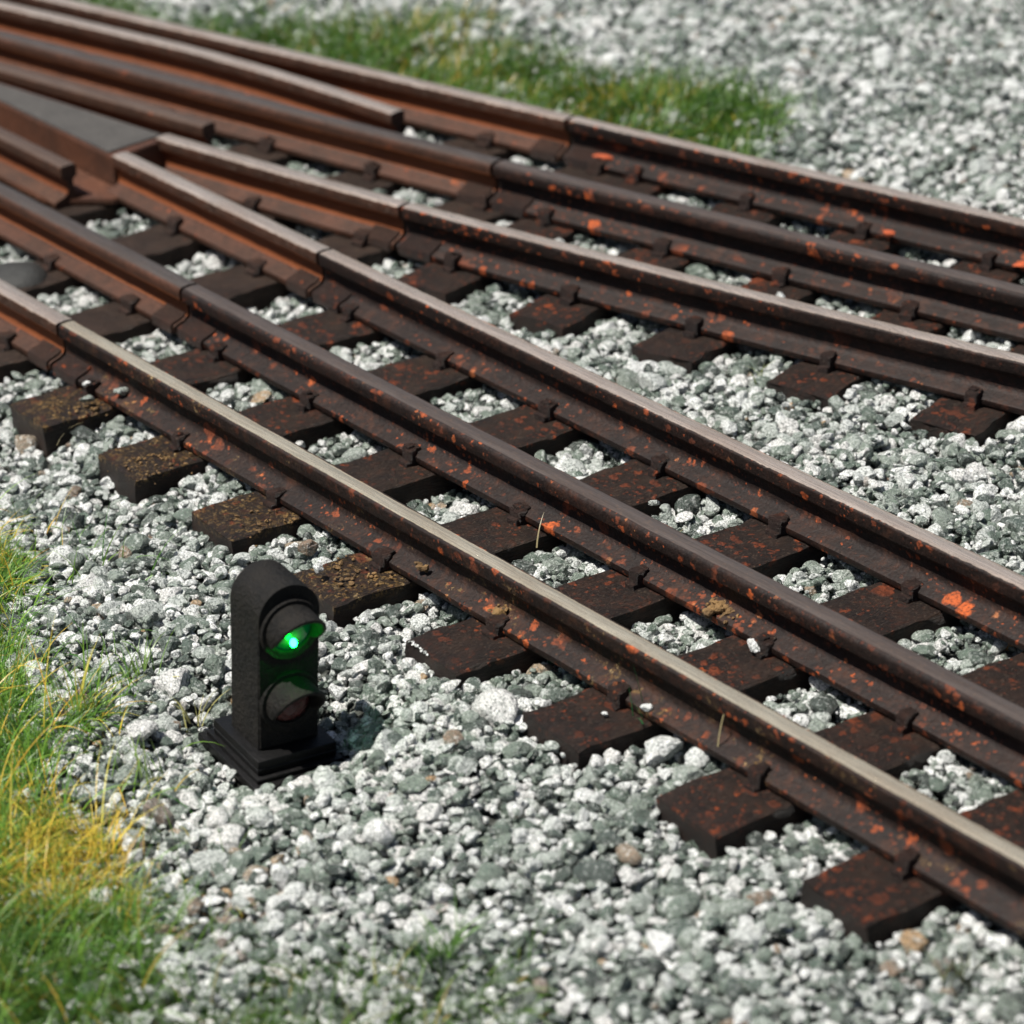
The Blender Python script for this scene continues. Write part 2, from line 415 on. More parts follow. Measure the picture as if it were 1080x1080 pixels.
# ------------------------------------------------------------------ sleepers with chairs
def sleeper_mesh(L, W, H, seed):
    c = .014
    prof = [(-W/2, -H), (-W/2, -H*.6), (-W/2, -H*.25), (-W/2, -c), (-W/2 + c*.35, -c*.3), (-W/2 + c*1.1, 0)]
    k = 7
    for i in range(1, k): prof.append((-W/2 + c*1.1 + (W - c*2.2) * i / k, 0))
    prof += [(W/2 - c*1.1, 0), (W/2 - c*.35, -c*.3), (W/2, -c), (W/2, -H*.25), (W/2, -H*.6), (W/2, -H)]
    n = max(6, int(L / .07))
    m = len(prof)
    off = Vector((seed * 3.7, seed * 1.3, 0))
    V = []
    for i in range(n + 1):
        y = L * i / n
        endf = min(i, n - i)
        for j, (a, z) in enumerate(prof):
            v = Vector((a, y, z))
            nv = noise.noise_vector((v + off) * 6.0) * .010 + noise.noise_vector((v + off) * 22.0) * .008
            if z > -.005: nv.z = nv.z * .6 - .006
            if -.02 < z < -.002 or endf == 0: nv *= 1.5; nv.z -= max(0, noise.noise((v + off) * 9)) * .012
            if endf == 0:
                v.z = v.z if z < -c else v.z - .004
                nv.y += noise.noise((v + off) * 30) * .012 + noise.noise((v + off) * 5) * .010
            V.append(v + nv)
    F = []
    for i in range(n):
        for j in range(m - 1):
            F.append((i*m+j, i*m+j+1, (i+1)*m+j+1, (i+1)*m+j))
    F.append(tuple(range(m))); F.append(tuple(reversed(range(n*m, (n+1)*m))))
    me = bpy.data.meshes.new('sleeper'); me.from_pydata([tuple(v) for v in V], [], F); me.update()
    bm = bmesh.new(); bm.from_mesh(me); bmesh.ops.recalc_face_normals(bm, faces=bm.faces[:]); bm.to_mesh(me); bm.free()
    me.set_sharp_from_angle(angle=math.radians(38))
    return me

def chair_bm(new=False, seed=0, side=1):
    bm = bmesh.new(); r = random.Random(seed * 2 + (side > 0)); s = side
    w = (.052 if new else .043) * r.uniform(.85, 1.25); hgt = .086 * r.uniform(.9, 1.15)
    dx = r.uniform(-.014, .014)
    def bx(lo, hi, ww, z0, z1, bv): box(bm, -ww + dx, ww + dx, min(lo * s, hi * s), max(lo * s, hi * s), z0, z1, bv, 3)
    bx(.108, .172, w, -.014, hgt, .020)
    bx(.076, .125, w * .72, .030, hgt * .97, .010)
    bx(.150, .196, w * .9, -.018, .024 * r.uniform(.8, 1.4), .009)
    if r.random() < .3: bx(.112, .165, w * .5, -.014, hgt + .018, .012)
    for v in bm.verts:
        v.co += Vector(noise.noise_vector(v.co * 22 + Vector((seed, 0, 0)))) * .009
    return bm

sleeper_boxes = []     # (cx, cy, ux, uy, L, W) : start point, axis, length, width
def make_sleeper(start, ang, L, W, mat, label, rails, new=False, group=None, seed=0, cat='sleeper'):
    """start: near end centre; ang: direction of the sleeper axis from +Y, ccw"""
    o = empty('sleeper', (start[0], start[1], 0), ang)
    b = link('block', sleeper_mesh(L, W, .34, seed), o, (mat,))
    for i, d in enumerate(rails):
        dd, da = d
        for sd in (-1, 1):
            bm = chair_bm(new, seed * 7 + i, sd)
            for v in bm.verts:
                v.co = Matrix.Rotation(da - ang, 3, 'Z') @ v.co
            bm_link('rail_chair', bm, M['chair_new' if new else 'chair'], o, loc=(0, dd, .0), smooth=60)
    thing(o, label, cat, group)
    sleeper_boxes.append((start[0], start[1], -math.sin(ang), math.cos(ang), L, W))
    return o
def cross(start, ang, fn):
    """distance along the sleeper axis at which it meets the rail y=fn(x), and the rail's heading"""
    ux, uy = -math.sin(ang), math.cos(ang); lo, hi = -2.0, 9.0
    f = lambda d: (start[1] + uy*d) - fn(start[0] + ux*d)
    for _ in range(50):
        mid = (lo + hi) / 2
        if f(mid) > 0: hi = mid
        else: lo = mid
    x = start[0] + ux*lo
    return lo, math.atan(fn(x + .01) * 100 - fn(x) * 100)

words = {1: 'first', 2: 'second', 3: 'third', 4: 'fourth', 5: 'fifth', 6: 'sixth', 7: 'seventh', 8: 'eighth'}
SK = math.radians(-4.5)    # slight skew of the near track's sleepers
for i in range(0, 10):
    st = (i - .045 + random.uniform(-.02, .02), -.425 + random.uniform(-.03, .02))
    if i == 3: lab = 'ochre-crusted sleeper of the near track, its end behind the signal'
    elif i < 3: lab = f'sleeper of the near track, {words[3-i]} one left of the signal'
    else: lab = f'sleeper of the near track, {words[i-3]} one right of the signal'
    if i < 8: lab += {0: ', standing proud of gravel', 1: ', dusted with ochre lichen', 5: ', beside green wisps', 4: ', with a pale chipped edge'}.get(i, '')
    if i >= 8: st = (st[0] - .02, -.02); lab = f'half-hidden sleeper at the right edge, {words[i-7]} past the corner'
    mt = M['sleeper_lichen'] if i < 4 else M['sleeper']
    rl = [cross(st, SK, YF[k]) for k in 'ABC']
    slp = make_sleeper(st, SK, (2.72 if i < 8 else 2.30) + random.uniform(-.03, .03), .46, mt, lab, rl, False, 'sleepers of the near straight track', seed=i + 1)
    if i == 4: chipped = slp
# turnout sleepers
for i in range(1, 8):
    x = -.98 * i - .02
    st = (x - .03, -.42)
    rl = [cross(st, SK * .6, YF[k]) for k in 'AB']
    if x > -2.7: rl += [cross(st, SK * .6, YF['C']), cross(st, SK * .6, YF['D'])]
    rl += [cross(st, SK * .6, YF['E']), cross(st, SK * .6, YF['F'])]
    L = rl[-1][0] + .5
    make_sleeper(st, SK * .6, L, .43, M['sleeper_new'], f'long plain brown turnout sleeper, {words[i]} one left of the rail joints', rl, True, 'long turnout sleepers under all six rails', seed=40 + i)
# diverging track sleepers
for i in range(0, 7):
    xr = -.10 + .935 * i
    yr = yD(xr); ang = math.atan(yD(xr + .01) * 100 - yD(xr) * 100)
    st = (xr + math.sin(ang) * .46, yr - math.cos(ang) * .46)
    rl = [cross(st, ang, YF[k]) for k in 'DEF']
    lab = f'dark sleeper of the far diverging track, {words[i+1]} one right of its rail joint'
    if i == 3: lab = 'orange-splashed far-track sleeper, fourth one right of its rail joint'
    if i == 4: lab = 'stubby far-track sleeper sunk in bright gravel near the right edge, fifth from joint'
    make_sleeper(st, ang, rl[-1][0] + .5, .43, M['sleeper'], lab, rl, False, 'sleepers of the far diverging track', seed=70 + i)

# camera (needed to keep gravel to the area round the view)
fpx = 3500.0
rx, ry, rz = 1.1101, .0561, .9228
Rm = Matrix.Rotation(rz, 3, 'Z') @ Matrix.Rotation(ry, 3, 'Y') @ Matrix.Rotation(rx, 3, 'X')
camloc = Vector((16.0282, -8.4850, 7.9561))
RN = np.array(Rm); CL = np.array(camloc)
def project(x, y, z):
    P = (np.stack([x, y, z], 1) - CL) @ RN
    return 540 + fpx * P[:, 0] / -P[:, 2], 540 - fpx * P[:, 1] / -P[:, 2]

# signal footprint
SA = math.radians(-6); BZ = -.275
def _px(u, v, z):
    d = RN @ np.array([(u - 540) / fpx, -(v - 540) / fpx, -1]); t = (z - CL[2]) / d[2]
    return (CL + t * d)[:2]
_c = _px(270, 844, BZ)            # nearest corner of the base
SX = _c[0] - .315 * math.cos(SA) - .265 * math.sin(SA) ; SY = _c[1] - .315 * math.sin(SA) + .265 * math.cos(SA)
print('signal', SX, SY)
# ------------------------------------------------------------------ ground
def in_sleeper(x, y, mg, mgx=0.0):
    hit = np.zeros(len(x), bool)
    for (sx, sy, ux, uy, L, W) in sleeper_boxes:
        dx, dy = x - sx, y - sy
        a = dx * ux + dy * uy; t = dx * uy - dy * ux
        hit |= (a > -mg) & (a < L + mg) & (t > -W/2 - mg) & (t < W/2 + mg + mgx)
    return hit
def vnoise(x, y, s, seed=0):
    """cheap smooth value noise"""
    r = np.random.default_rng(seed).random((64, 64))
    u, v = x * s + 500, y * s + 500
    i, j = np.floor(u).astype(int), np.floor(v).astype(int); fu, fv = u - i, v - j
    fu = fu*fu*(3-2*fu); fv = fv*fv*(3-2*fv); i %= 64; j %= 64; i1, j1 = (i+1) % 64, (j+1) % 64
    return (r[i, j]*(1-fu)*(1-fv) + r[i1, j]*fu*(1-fv) + r[i, j1]*(1-fu)*fv + r[i1, j1]*fu*fv) - .5
def yF_np(x): return np.polyval(poly['F'], x)
def yD_np(x): return np.polyval(poly['D'], x)
def sstep(a, b, v):
    t = np.clip((v - a) / (b - a), 0, 1); return t*t*(3-2*t)
def gz(x, y):
    z = np.full(np.shape(x), -.100)
    near = 1 - sstep(-.75, -.15, y)                         # shoulder in front of rail A
    lo = -.21 + .115 * sstep(.0, 2.8, x)
    z = z * (1 - near) + near * lo
    fr = 1 - sstep(-2.2, -.9, y); z = z - fr * .05
    mid = sstep(2.0, 2.4, y) * (1 - sstep(0, .25, y - yD_np(x))) * sstep(.2, 1.2, x); z = z + mid * .025
    far = sstep(.2, 1.2, y - yF_np(x)); z = z + far * .06
    btw = sstep(0, .2, y - yD_np(x)) * (1 - sstep(-.2, 0, y - yF_np(x))); z = z + btw * .02
    ds = np.hypot(x - SX, y - SY); z = z + (-.245 - z) * (1 - sstep(.35, .7, ds))
    z = z + vnoise(x, y, 1.3, 1) * .05 + vnoise(x, y, 3.1, 2) * .04 + vnoise(x, y, 8, 5) * .03
    return z

xs = np.arange(-14, 14.01, .16); ys = np.arange(-8, 16.01, .16)
X, Y = np.meshgrid(xs, ys, indexing='ij')
Z = gz(X, Y) - .06
nx, ny = X.shape
vv = np.stack([X.ravel(), Y.ravel(), Z.ravel()], 1)
ii, jj = np.meshgrid(np.arange(nx-1), np.arange(ny-1), indexing='ij')
q = np.stack([ii*ny+jj, (ii+1)*ny+jj, (ii+1)*ny+jj+1, ii*ny+jj+1], -1).reshape(-1, 4)
me = bpy.data.meshes.new('ground')
me.from_pydata(vv.tolist(), [], q.tolist()); me.update(); me.shade_smooth()
o = link('ground', me, None, (M['ground'],)); o['kind'] = 'structure'
# wide sheet beyond the modelled patch
me = bpy.data.meshes.new('terrain'); me.from_pydata([(-150,-150,-.45),(150,-150,-.45),(150,150,-.45),(-150,150,-.45)], [], [(0,1,2,3)])
o = link('terrain', me, None, (M['ground'],)); o['kind'] = 'structure'

# ------------------------------------------------------------------ ballast
def ico(sub):
    bm = bmesh.new(); bmesh.ops.create_icosphere(bm, subdivisions=sub, radius=1.0)
    bm.verts.ensure_lookup_table()
    v = np.array([x.co[:] for x in bm.verts]); f = np.array([[q.index for q in fc.verts] for fc in bm.faces]); bm.free()
    return v, f
def rock_variants(sub, n, r):
    v, f = ico(sub); out = []
    for k in range(n):
        m = r.integers(6, 10)
        N = r.normal(size=(m, 3)); N /= np.linalg.norm(N, axis=1)[:, None]
        d = r.uniform(.50, .95, m)
        dot = v @ N.T
        rad = np.where(dot > .05, d[None] / np.maximum(dot, .05), 9).min(1)
        rad = np.minimum(rad, 1.22)
        w = v * rad[:, None]
        w = w * r.uniform(.62, 1.38, 3)
        w += r.normal(size=w.shape) * .012
        out.append(w)
    return np.array(out), f
def build_stones(name, pos, size, tone, sub, r, mat=None, nvar=40, parent=None, flat=.78):
    V0, F0 = rock_variants(sub, nvar, r)
    n = len(pos); nv = V0.shape[1]; nf = len(F0)
    q = r.normal(size=(n, 4)); q /= np.linalg.norm(q, axis=1)[:, None]
    w, x, y, z = q.T
    R = np.stack([1-2*(y*y+z*z), 2*(x*y-z*w), 2*(x*z+y*w), 2*(x*y+z*w), 1-2*(x*x+z*z), 2*(y*z-x*w), 2*(x*z-y*w), 2*(y*z+x*w), 1-2*(x*x+y*y)], 1).reshape(n, 3, 3).astype('f')
    V = np.einsum('nij,nvj->nvi', R, V0[r.integers(0, nvar, n)].astype('f')) * (size[:, None, None] * .5)
    V[:, :, 2] *= flat
    V += pos[:, None, :]
    me = bpy.data.meshes.new(name)
    me.vertices.add(n * nv); me.vertices.foreach_set('co', V.astype('f').ravel())
    F = (F0[None] + (np.arange(n) * nv)[:, None, None]).astype('i')
    me.loops.add(n * nf * 3); me.loops.foreach_set('vertex_index', F.ravel())
    me.polygons.add(n * nf); me.polygons.foreach_set('loop_start', np.arange(0, n * nf * 3, 3, dtype='i'))
    me.update(calc_edges=True)
    at = me.attributes.new('tone', 'FLOAT_COLOR', 'POINT')
    col = np.ones((n, nv, 4), 'f'); col[:, :, 0] = tone[:, None]; at.data.foreach_set('color', col.ravel())
    me.polygons.foreach_set('use_smooth', np.zeros(n * nf, bool)) if False else me.shade_flat()
    return link(name, me, parent, (mat or M['stone'],))

def in_signal(x, y, mg):
    dx, dy = x - SX, y - SY
    a = dx*math.cos(SA) + dy*math.sin(SA); b = -dx*math.sin(SA) + dy*math.cos(SA)
    return (np.abs(a) < .315 + mg) & (np.abs(b) < .265 + mg)

def grass_mask(x, y):
    """how much grass grows here (0..1): near left corner, and the strip behind rail F"""
    u, v = project(x, y, gz(x, y))
    # near patch outline in plan: line of points (x,y) - grass on the camera/left side
    gx = np.array([-2, .96, 1.77, 2.89, 4.13, 5.0, 5.8, 6.4, 9]); gy = np.array([-1.1, -1.15, -1.33, -1.87, -2.42, -2.74, -2.90, -2.9, -3.0])
    e = np.interp(x, gx, gy) + vnoise(x, y, 2.2, 8) * .5 + vnoise(x, y, 7, 9) * .2
    near = sstep(-.02, .22, e - y)
    near = near * (1 - sstep(5.3, 6.2, x) * .75)
    near = np.maximum(near, .13 * sstep(-.75, .1, e - y) * (vnoise(x, y, 5, 31) > -.05) + .30 * sstep(-.1, .1, (v - 1010) / 100) * (u < 560) * (vnoise(x, y, 3, 32) > 0))
    # far patch
    f = y - yF_np(x)
    gx2 = np.array([-14, -7.1, -5.71, -4.9, -3.74, -2.59, -1.5, -.9, -.3, .1]); gw = np.array([1.3, 1.0, 1.15, 1.5, 1.8, 1.8, 1.75, 1.65, 1.0, 0])
    top = np.interp(x, gx2, gw) + vnoise(x, y, 1.2, 12) * .7 + vnoise(x, y, 4, 13) * .35
    far = sstep(.12, .25, f) * (1 - sstep(-.75, .35, f - top)) * (x < .1)
    return near, far

r = np.random.default_rng(5)
def scatter(sp, jit=.5):
    gx = np.arange(-13, 11, sp); gy = np.arange(-6.5, 15.5, sp)
    A, B = np.meshgrid(gx, gy, indexing='ij'); A = A.copy(); A[:, ::2] += sp/2
    x = A.ravel() + r.uniform(-jit, jit, A.size) * sp; y = B.ravel() + r.uniform(-jit, jit, A.size) * sp
    u, v = project(x, y, np.full(len(x), -.2))
    k = (u > -150) & (u < 1230) & (v > -110) & (v < 1230)
    return x[k], y[k]
allp = []
for layer, (sp, dz, mg) in enumerate(((.072, -.050, -.02), (.0535, -.006, .016), (.072, .014, .028), (.16, .022, .05))):
    x, y = scatter(sp)
    n = len(x)
    s = np.exp(r.normal(math.log(.054), .36, n)); s = np.clip(s, .026, .14)
    if layer == 3: s = np.clip(s * 1.45, .07, .165)
    z = gz(x, y) + dz + r.uniform(-.030, .020, n)
    nr, fr_ = grass_mask(x, y)
    hit = in_sleeper(x, y, mg, .018) & (layer > 0)
    hit |= in_signal(x, y, .0 if layer == 0 else .012)
    # keep a low level right under the rails
    hit |= (z + s * .33 > .0) & (np.abs(y - YA) < .2)
    hit |= (r.random(n) < (np.maximum(nr, fr_) - .25) * .9) & (layer > 0)
    if layer == 2: hit |= r.random(n) < .30
    if layer == 3: hit |= r.random(n) < .50
    k = ~hit
    tone = np.clip(r.beta(.80, .62, n) * .97 + vnoise(x, y, 1.6, 33) * .18, 0, .945)
    pu, pv = project(x, y, z)
    brown = .012 + .16 * np.exp(-((pu - 240) / 70.) ** 2 - ((pv - 930) / 60.) ** 2) + .05 * np.exp(-((pu - 1000) / 90.) ** 2 - ((pv - 1040) / 40.) ** 2)
    tone = np.where(r.random(n) < brown, r.uniform(.955, 1, n), tone)
    
    allp.append(np.stack([x, y, z, s, tone], 1)[k])
allp = np.concatenate(allp)
# small grit fragments lying on top
x, y = scatter(.11); n = len(x)
k = ~(in_sleeper(x, y, .07) | in_signal(x, y, .03)) 
s = r.uniform(.022, .045, n); z = gz(x, y) + .030 + r.uniform(-.02, .010, n)
allp = np.concatenate([allp, np.stack([x, y, z, s, np.clip(r.beta(1.6, 1.2, n), 0, .94)], 1)[k]])
u, v = project(allp[:, 0], allp[:, 1], allp[:, 2])
infocus = (v > 380) & (v < 930) & (u > -20) & (u < 1100) & (allp[:, 3] > .05)
print('stones', len(allp), 'fine', infocus.sum())
bal = empty('ballast', (0, 0, 0)); 
a = allp[infocus]; b_ = allp[~infocus]
bpy.data.objects.remove(bal)
V1 = build_stones('ballast', b_[:, :3], b_[:, 3], b_[:, 4], 2, r)
V2 = build_stones('ballast', a[:, :3], a[:, 3], a[:, 4], 3, r)
for o in (V1, V2): o['kind'] = 'stuff'
thing(V1, 'white and grey-green crushed stone ballast in the blurred foreground and distance', 'gravel')
thing(V2, 'white and grey-green crushed stone ballast round the signal and rails, in focus', 'gravel')

# bare splintered wood along one edge of a sleeper end
nc = 26; cx = np.linspace(-.215, -.03, nc)
P = np.stack([cx, .004 + r.normal(0, .004, nc), -.012 + r.normal(0, .004, nc)], 1)
o = build_stones('chipped_edge', P, r.uniform(.009, .018, nc), r.uniform(.74, .9, nc), 2, r, None, 20, chipped)
o['label'] = 'pale bare wood along the chipped end'
# ------------------------------------------------------------------ grass
def build_blades(name, base, length, width, lean, az, tone, seg=5, bend=None, parent=None, mat=None):
    n = len(base); t = np.linspace(0, 1, seg + 1)
    bend = np.ones(n) if bend is None else bend
    # angle from vertical grows along the blade
    ang = lean[:, None] * (.35 + t[None] * bend[:, None] * 1.3)
    dl = length[:, None] / seg
    hx = np.concatenate([np.zeros((n, 1)), np.cumsum(np.sin(ang[:, 1:]) * dl, 1)], 1)
    hz = np.concatenate([np.zeros((n, 1)), np.cumsum(np.cos(ang[:, 1:]) * dl, 1)], 1)
    cx = base[:, 0:1] + hx * np.cos(az)[:, None]; cy = base[:, 1:2] + hx * np.sin(az)[:, None]; cz = base[:, 2:3] + hz
    wv = width[:, None] * (1 - t[None] ** 1.6 * .88) * .5
    fa = az + PI/2 + rng.uniform(-.9, .9, n)
    ox, oy = np.cos(fa)[:, None] * wv, np.sin(fa)[:, None] * wv
    Lp = np.stack([cx - ox, cy - oy, cz], -1); Rp = np.stack([cx + ox, cy + oy, cz + wv * .5], -1)
    V = np.stack([Lp, Rp], 2)            # n, seg+1, 2, 3
    me = bpy.data.meshes.new(name); nv = (seg + 1) * 2
    me.vertices.add(n * nv); me.vertices.foreach_set('co', V.astype('f').ravel())
    f0 = np.array([[2*i, 2*i+1, 2*i+3, 2*i+2] for i in range(seg)])
    F = (f0[None] + (np.arange(n) * nv)[:, None, None]).astype('i')
    me.loops.add(F.size); me.loops.foreach_set('vertex_index', F.ravel())
    me.polygons.add(n * seg); me.polygons.foreach_set('loop_start', np.arange(0, F.size, 4, dtype='i'))
    me.update(calc_edges=True)
    at = me.attributes.new('tone', 'FLOAT_COLOR', 'POINT')
    c = np.ones((n, nv, 4), 'f'); c[:, :, :3] = tone[:, None, :]
    at.data.foreach_set('color', c.ravel()); me.shade_smooth()
    return link(name, me, parent, (mat or M['blade'],))

def blade_tone(n, x, y, yel):
    g0 = np.array([.045, .15, .025]); g1 = np.array([.19, .34, .04]); y0 = np.array([.55, .50, .07]); o0 = np.array([.60, .36, .04])
    a = r.random(n)[:, None]; c = g0 * (1 - a) + g1 * a
    k = (r.random(n) < yel)[:, None]; yy = y0 * (1 - a) + o0 * a
    c = np.where(k, yy, c)
    return c * r.uniform(.75, 1.25, n)[:, None]

def grow(which, count, xr, yr, lens, wid):
    x = r.uniform(*xr, count); y = r.uniform(*yr, count)
    nr, fr_ = grass_mask(x, y); m = nr if which == 'near' else fr_
    k = r.random(count) < m ** 1.3
    k &= ~in_signal(x, y, .05)
    x, y = x[k], y[k]; n = len(x)
    u, v = project(x, y, np.full(n, -.2)); kk = (u > -160) & (u < 1230) & (v > -110) & (v < 1230); x, y = x[kk], y[kk]; u, v = u[kk], v[kk]; n = len(x)
    if which == 'near':
        patch = vnoise(x, y, 1.8, 21)
        yel = np.clip(.21 + .8 * patch + .55 * np.exp(-((v - 895) / 50.) ** 2 - ((u - 100) / 70.) ** 2) - .45 * (v > 985) - .1 * (u < 20), .05, .9)
    else:
        yel = np.clip(.06 + .45 * vnoise(x, y, 1.1, 22) + .30 * np.exp(-(((x + 3.0) / .7) ** 2 + ((y - yF_np(x) - .75) / .5) ** 2)), .02, .7)
    az = vnoise(x, y, 2.5, 23) * 9 + r.normal(0, 1.1, n)
    L = r.uniform(*lens, n) * (1 + vnoise(x, y, 3, 24) * .6)
    lean = np.clip(r.normal(.95, .40, n), .1, 1.5)
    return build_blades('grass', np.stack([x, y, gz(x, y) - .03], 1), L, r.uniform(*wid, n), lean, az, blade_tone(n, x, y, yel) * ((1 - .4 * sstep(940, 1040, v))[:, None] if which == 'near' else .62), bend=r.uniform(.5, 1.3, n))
o = grow('near', 125000, (-1.5, 8), (-5.0, -.9), (.14, .36), (.005, .010)); o['kind'] = 'stuff'
thing(o, 'green and yellow matted grass in the near left corner', 'grass')
nl = 2600      # long loose fibres lying over the near grass
x = r.uniform(-1, 8, nl * 6); y = r.uniform(-5, -.9, nl * 6); m_, _ = grass_mask(x, y); k = (m_ > .55) & ~in_signal(x, y, .5); x, y = x[k][:nl], y[k][:nl]; n = len(x)
u, v = project(x, y, np.full(n, -.2))
yl = np.clip(.5 - .4 * (v > 980), 0, 1)
lo = build_blades('grass_fibre', np.stack([x, y, gz(x, y) + r.uniform(0, .13, n)], 1), r.uniform(.25, .62, n), r.uniform(.005, .008, n), r.uniform(.9, 1.5, n), r.uniform(0, 6.28, n), blade_tone(n, x, y, yl) * 1.15, seg=8, bend=r.uniform(.2, .9, n))
lo['kind'] = 'stuff'; thing(lo, 'long loose yellow fibres lying over the near left grass', 'grass')
o = grow('far', 190000, (-13, .2), (1.5, 9), (.15, .32), (.009, .017)); o['kind'] = 'stuff'
thing(o, 'blurred green grass strip behind the farthest rail', 'grass')

def tuft(x, y, n, L, label, tone, z=None, spread=.03, width=.010, lean=(.2, .9), name='grass_tuft', cat='grass tuft', group=None):
    bx = r.normal(0, spread, n); by = r.normal(0, spread, n); z0 = float(gz(np.array([x]), np.array([y]))[0]) + .01 if z is None else z
    tn = np.array(tone)[None] * r.uniform(.7, 1.3, (n, 1))
    o = build_blades(name, np.stack([bx, by, np.zeros(n)], 1), r.uniform(.6, 1.1, n) * L, np.full(n, width), r.uniform(*lean, n), r.uniform(0, 6.28, n), tn)
    o.location = (x, y, z0)
    thing(o, label, cat, group); return o
def at_px(u, v, z):
    d = RN @ np.array([(u - 540) / fpx, -(v - 540) / fpx, -1]); t = (z - CL[2]) / d[2]
    return (CL + t * d)[:2]
for (u, v, n, L, lab, tone) in (
    (677, 795, 7, .34, 'thin green grass wisps beside the sleeper right of the signal', (.05, .20, .07)),
    (148, 725, 10, .30, 'small weed with thin green blades in the gravel left of the signal', (.16, .26, .06)),
    (85, 770, 14, .42, 'yellow straw-like blades sticking out of the grass edge', (.50, .44, .08)),
    (205, 765, 8, .24, 'pale yellow blades lying beside the signal base', (.42, .40, .16)),
    (160, 830, 12, .26, 'pale green tuft in the gravel below the signal', (.18, .26, .08)),
    (1010, 1062, 16, .20, 'blurred olive blades at the bottom right corner', (.14, .15, .06)),
    (470, 1030, 26, .32, 'blurred green tuft sprouting at the bottom centre', (.12, .24, .05)),
    (1020, 382 + 20, 5, .22, 'pale wisps in the gravel between the two tracks', (.30, .34, .14))):
    if lab.startswith('pale wisps'): u, v = 800, 405
    zz = -.2 if v > 500 else -.08
    x, y = at_px(u, v, zz)
    tuft(x, y, n, L, lab, tone, name='weed' if 'weed' in lab or 'wisps' in lab else 'grass_tuft', cat='weed' if 'weed' in lab or 'wisps' in lab else 'grass tuft')
# dry straws lying on rails and sleepers
for (u, v, L, azd, ln, lab) in ((695, 598, .30, 40, .5, 'thin dry straw leaning against the second rail'),
                          (566, 578, .20, 120, .6, 'thin dry straw poking up between near-track sleepers'),
                          (757, 795, .26, 100, .35, 'thin bent straw with a pale seed head beside the nearest rail'),
                          (60, 470, .22, 60, .8, 'tan straw stuck on the end of the leftmost near sleeper')):
    x, y = at_px(u, v, .02)
    n = 1
    o = build_blades('straw', np.zeros((n, 3)), np.full(n, L), np.full(n, .009), np.full(n, ln), np.full(n, math.radians(azd)), np.array([[.36, .30, .16]]))
    o.location = (x, y, .02 if v < 790 else .05)
    thing(o, lab, 'straw')

# ------------------------------------------------------------------ loose stones, crumbs, flakes
def pebble(u, v, z, s, tone, lab, mat=None, name='pebble', cat='pebble', n=1, spread=0.0, group=None, sub=3):
    x, y = at_px(u, v, z)
    P = np.zeros((n, 3)); S = np.full(n, s)
    if n > 1:
        P[:, :2] = r.normal(0, spread, (n, 2)); P[:, 2] = np.abs(r.normal(0, spread * .3, n)) if name != 'crumb' or n < 10 else -.004; S = s * r.uniform(.4, 1.2, n)
    o = build_stones(name, P.astype('f'), S.astype('f'), np.full(n, tone) if n == 1 else np.clip(r.normal(tone, .15, n), 0, .94), sub, r, mat)
    o.location = (x, y, z); thing(o, lab, cat, group)
    if n > 1 and name == 'crumb': o['kind'] = 'stuff'
    return o
pebble(92, 420, .05, .085, .55, 'grey-green pebble resting by the first chair of the nearest rail')
pebble(128, 412, .10, .075, .62, 'rounded grey pebble on the foot of the nearest rail near its joint')
pebble(92, 405, .09, .05, .9, 'tiny white pebble on the chair near the nearest rail joint')
pebble(336, 600, .06, .05, .9, 'tiny white stone on the foot of the nearest rail above the signal')
pebble(681, 746, .06, .055, .85, 'white angular chip on the foot of the nearest rail')
pebble(639, 753, .02, .032, .92, 'round white bead of stone on a sleeper near the nearest rail')
pebble(795, 681, .04, .07, .94, 'white oval pebble beside the second rail chair')
pebble(661, 159, .11, .065, .93, 'bright round pebble against the web of the farthest rail')
pebble(690, 530, .09, .05, .7, 'grey pebble caught on the third rail chair')
pebble(612, 334, -.045, .08, .88, 'white pebble at the corner of a far-track sleeper')
pebble(1023, 355, -.03, .12, .93, 'large white stone lying between fourth and fifth rails at right')
pebble(822, 314, .10, .09, .85, 'pinkish white pebble on the fifth rail chair')
pebble(700, 790, -.05, .19, .86, 'large oblong white stone beside the nearest rail')
pebble(614, 797, -.10, .17, .90, 'large rounded white stone at the corner of a sleeper')
pebble(735, 803, -.06, .16, .82, 'large pale bluish stone beside the nearest rail sleeper')
pebble(462, 798, -.10, .17, .84, 'large speckled stone right of the signal base')
pebble(325, 577, .02, .09, .97, 'tan flat flake of stone on the sleeper above the signal')
pebble(755, 640, .065, .048, .5, 'clump of ochre crumbs on the foot of the second rail', M['crumb'], 'moss_clump', 'moss clump', 34, .035, sub=2)
pebble(775, 648, .045, .048, .5, 'larger ochre moss clump beside the second rail', M['crumb'], 'moss_clump', 'moss clump', 44, .038, sub=2)
pebble(410, 423, .07, .10, .5, 'yellow ochre crumb on the foot of the second rail', M['crumb'], 'crumb', 'crumb')
pebble(525, 645, .08, .055, .5, 'ochre nodules on the foot of the nearest rail', M['crumb'], 'crumb', 'crumb', 5, .028, sub=2)
pebble(442, 600, .08, .045, .5, 'small ochre nodules past the signal on the nearest rail foot', M['crumb'], 'crumb', 'crumb', 4, .04, sub=2)
pebble(85, 432, .01, .022, .5, 'ochre crumbs scattered on the leftmost near sleeper', M['crumb'], 'crumb', 'crumb', 34, .09, sub=2)
pebble(375, 605, .01, .024, .5, 'ochre crumbs scattered on the sleeper behind the signal', M['crumb'], 'crumb', 'crumb', 60, .10, sub=2)
pebble(165, 487, .01, .022, .5, 'ochre crumbs scattered on the second near sleeper from left', M['crumb'], 'crumb', 'crumb', 36, .10, sub=2)
pebble(285, 545, .01, .020, .5, 'ochre crumbs scattered on the sleeper just left of the signal', M['crumb'], 'crumb', 'crumb', 28, .10, sub=2)
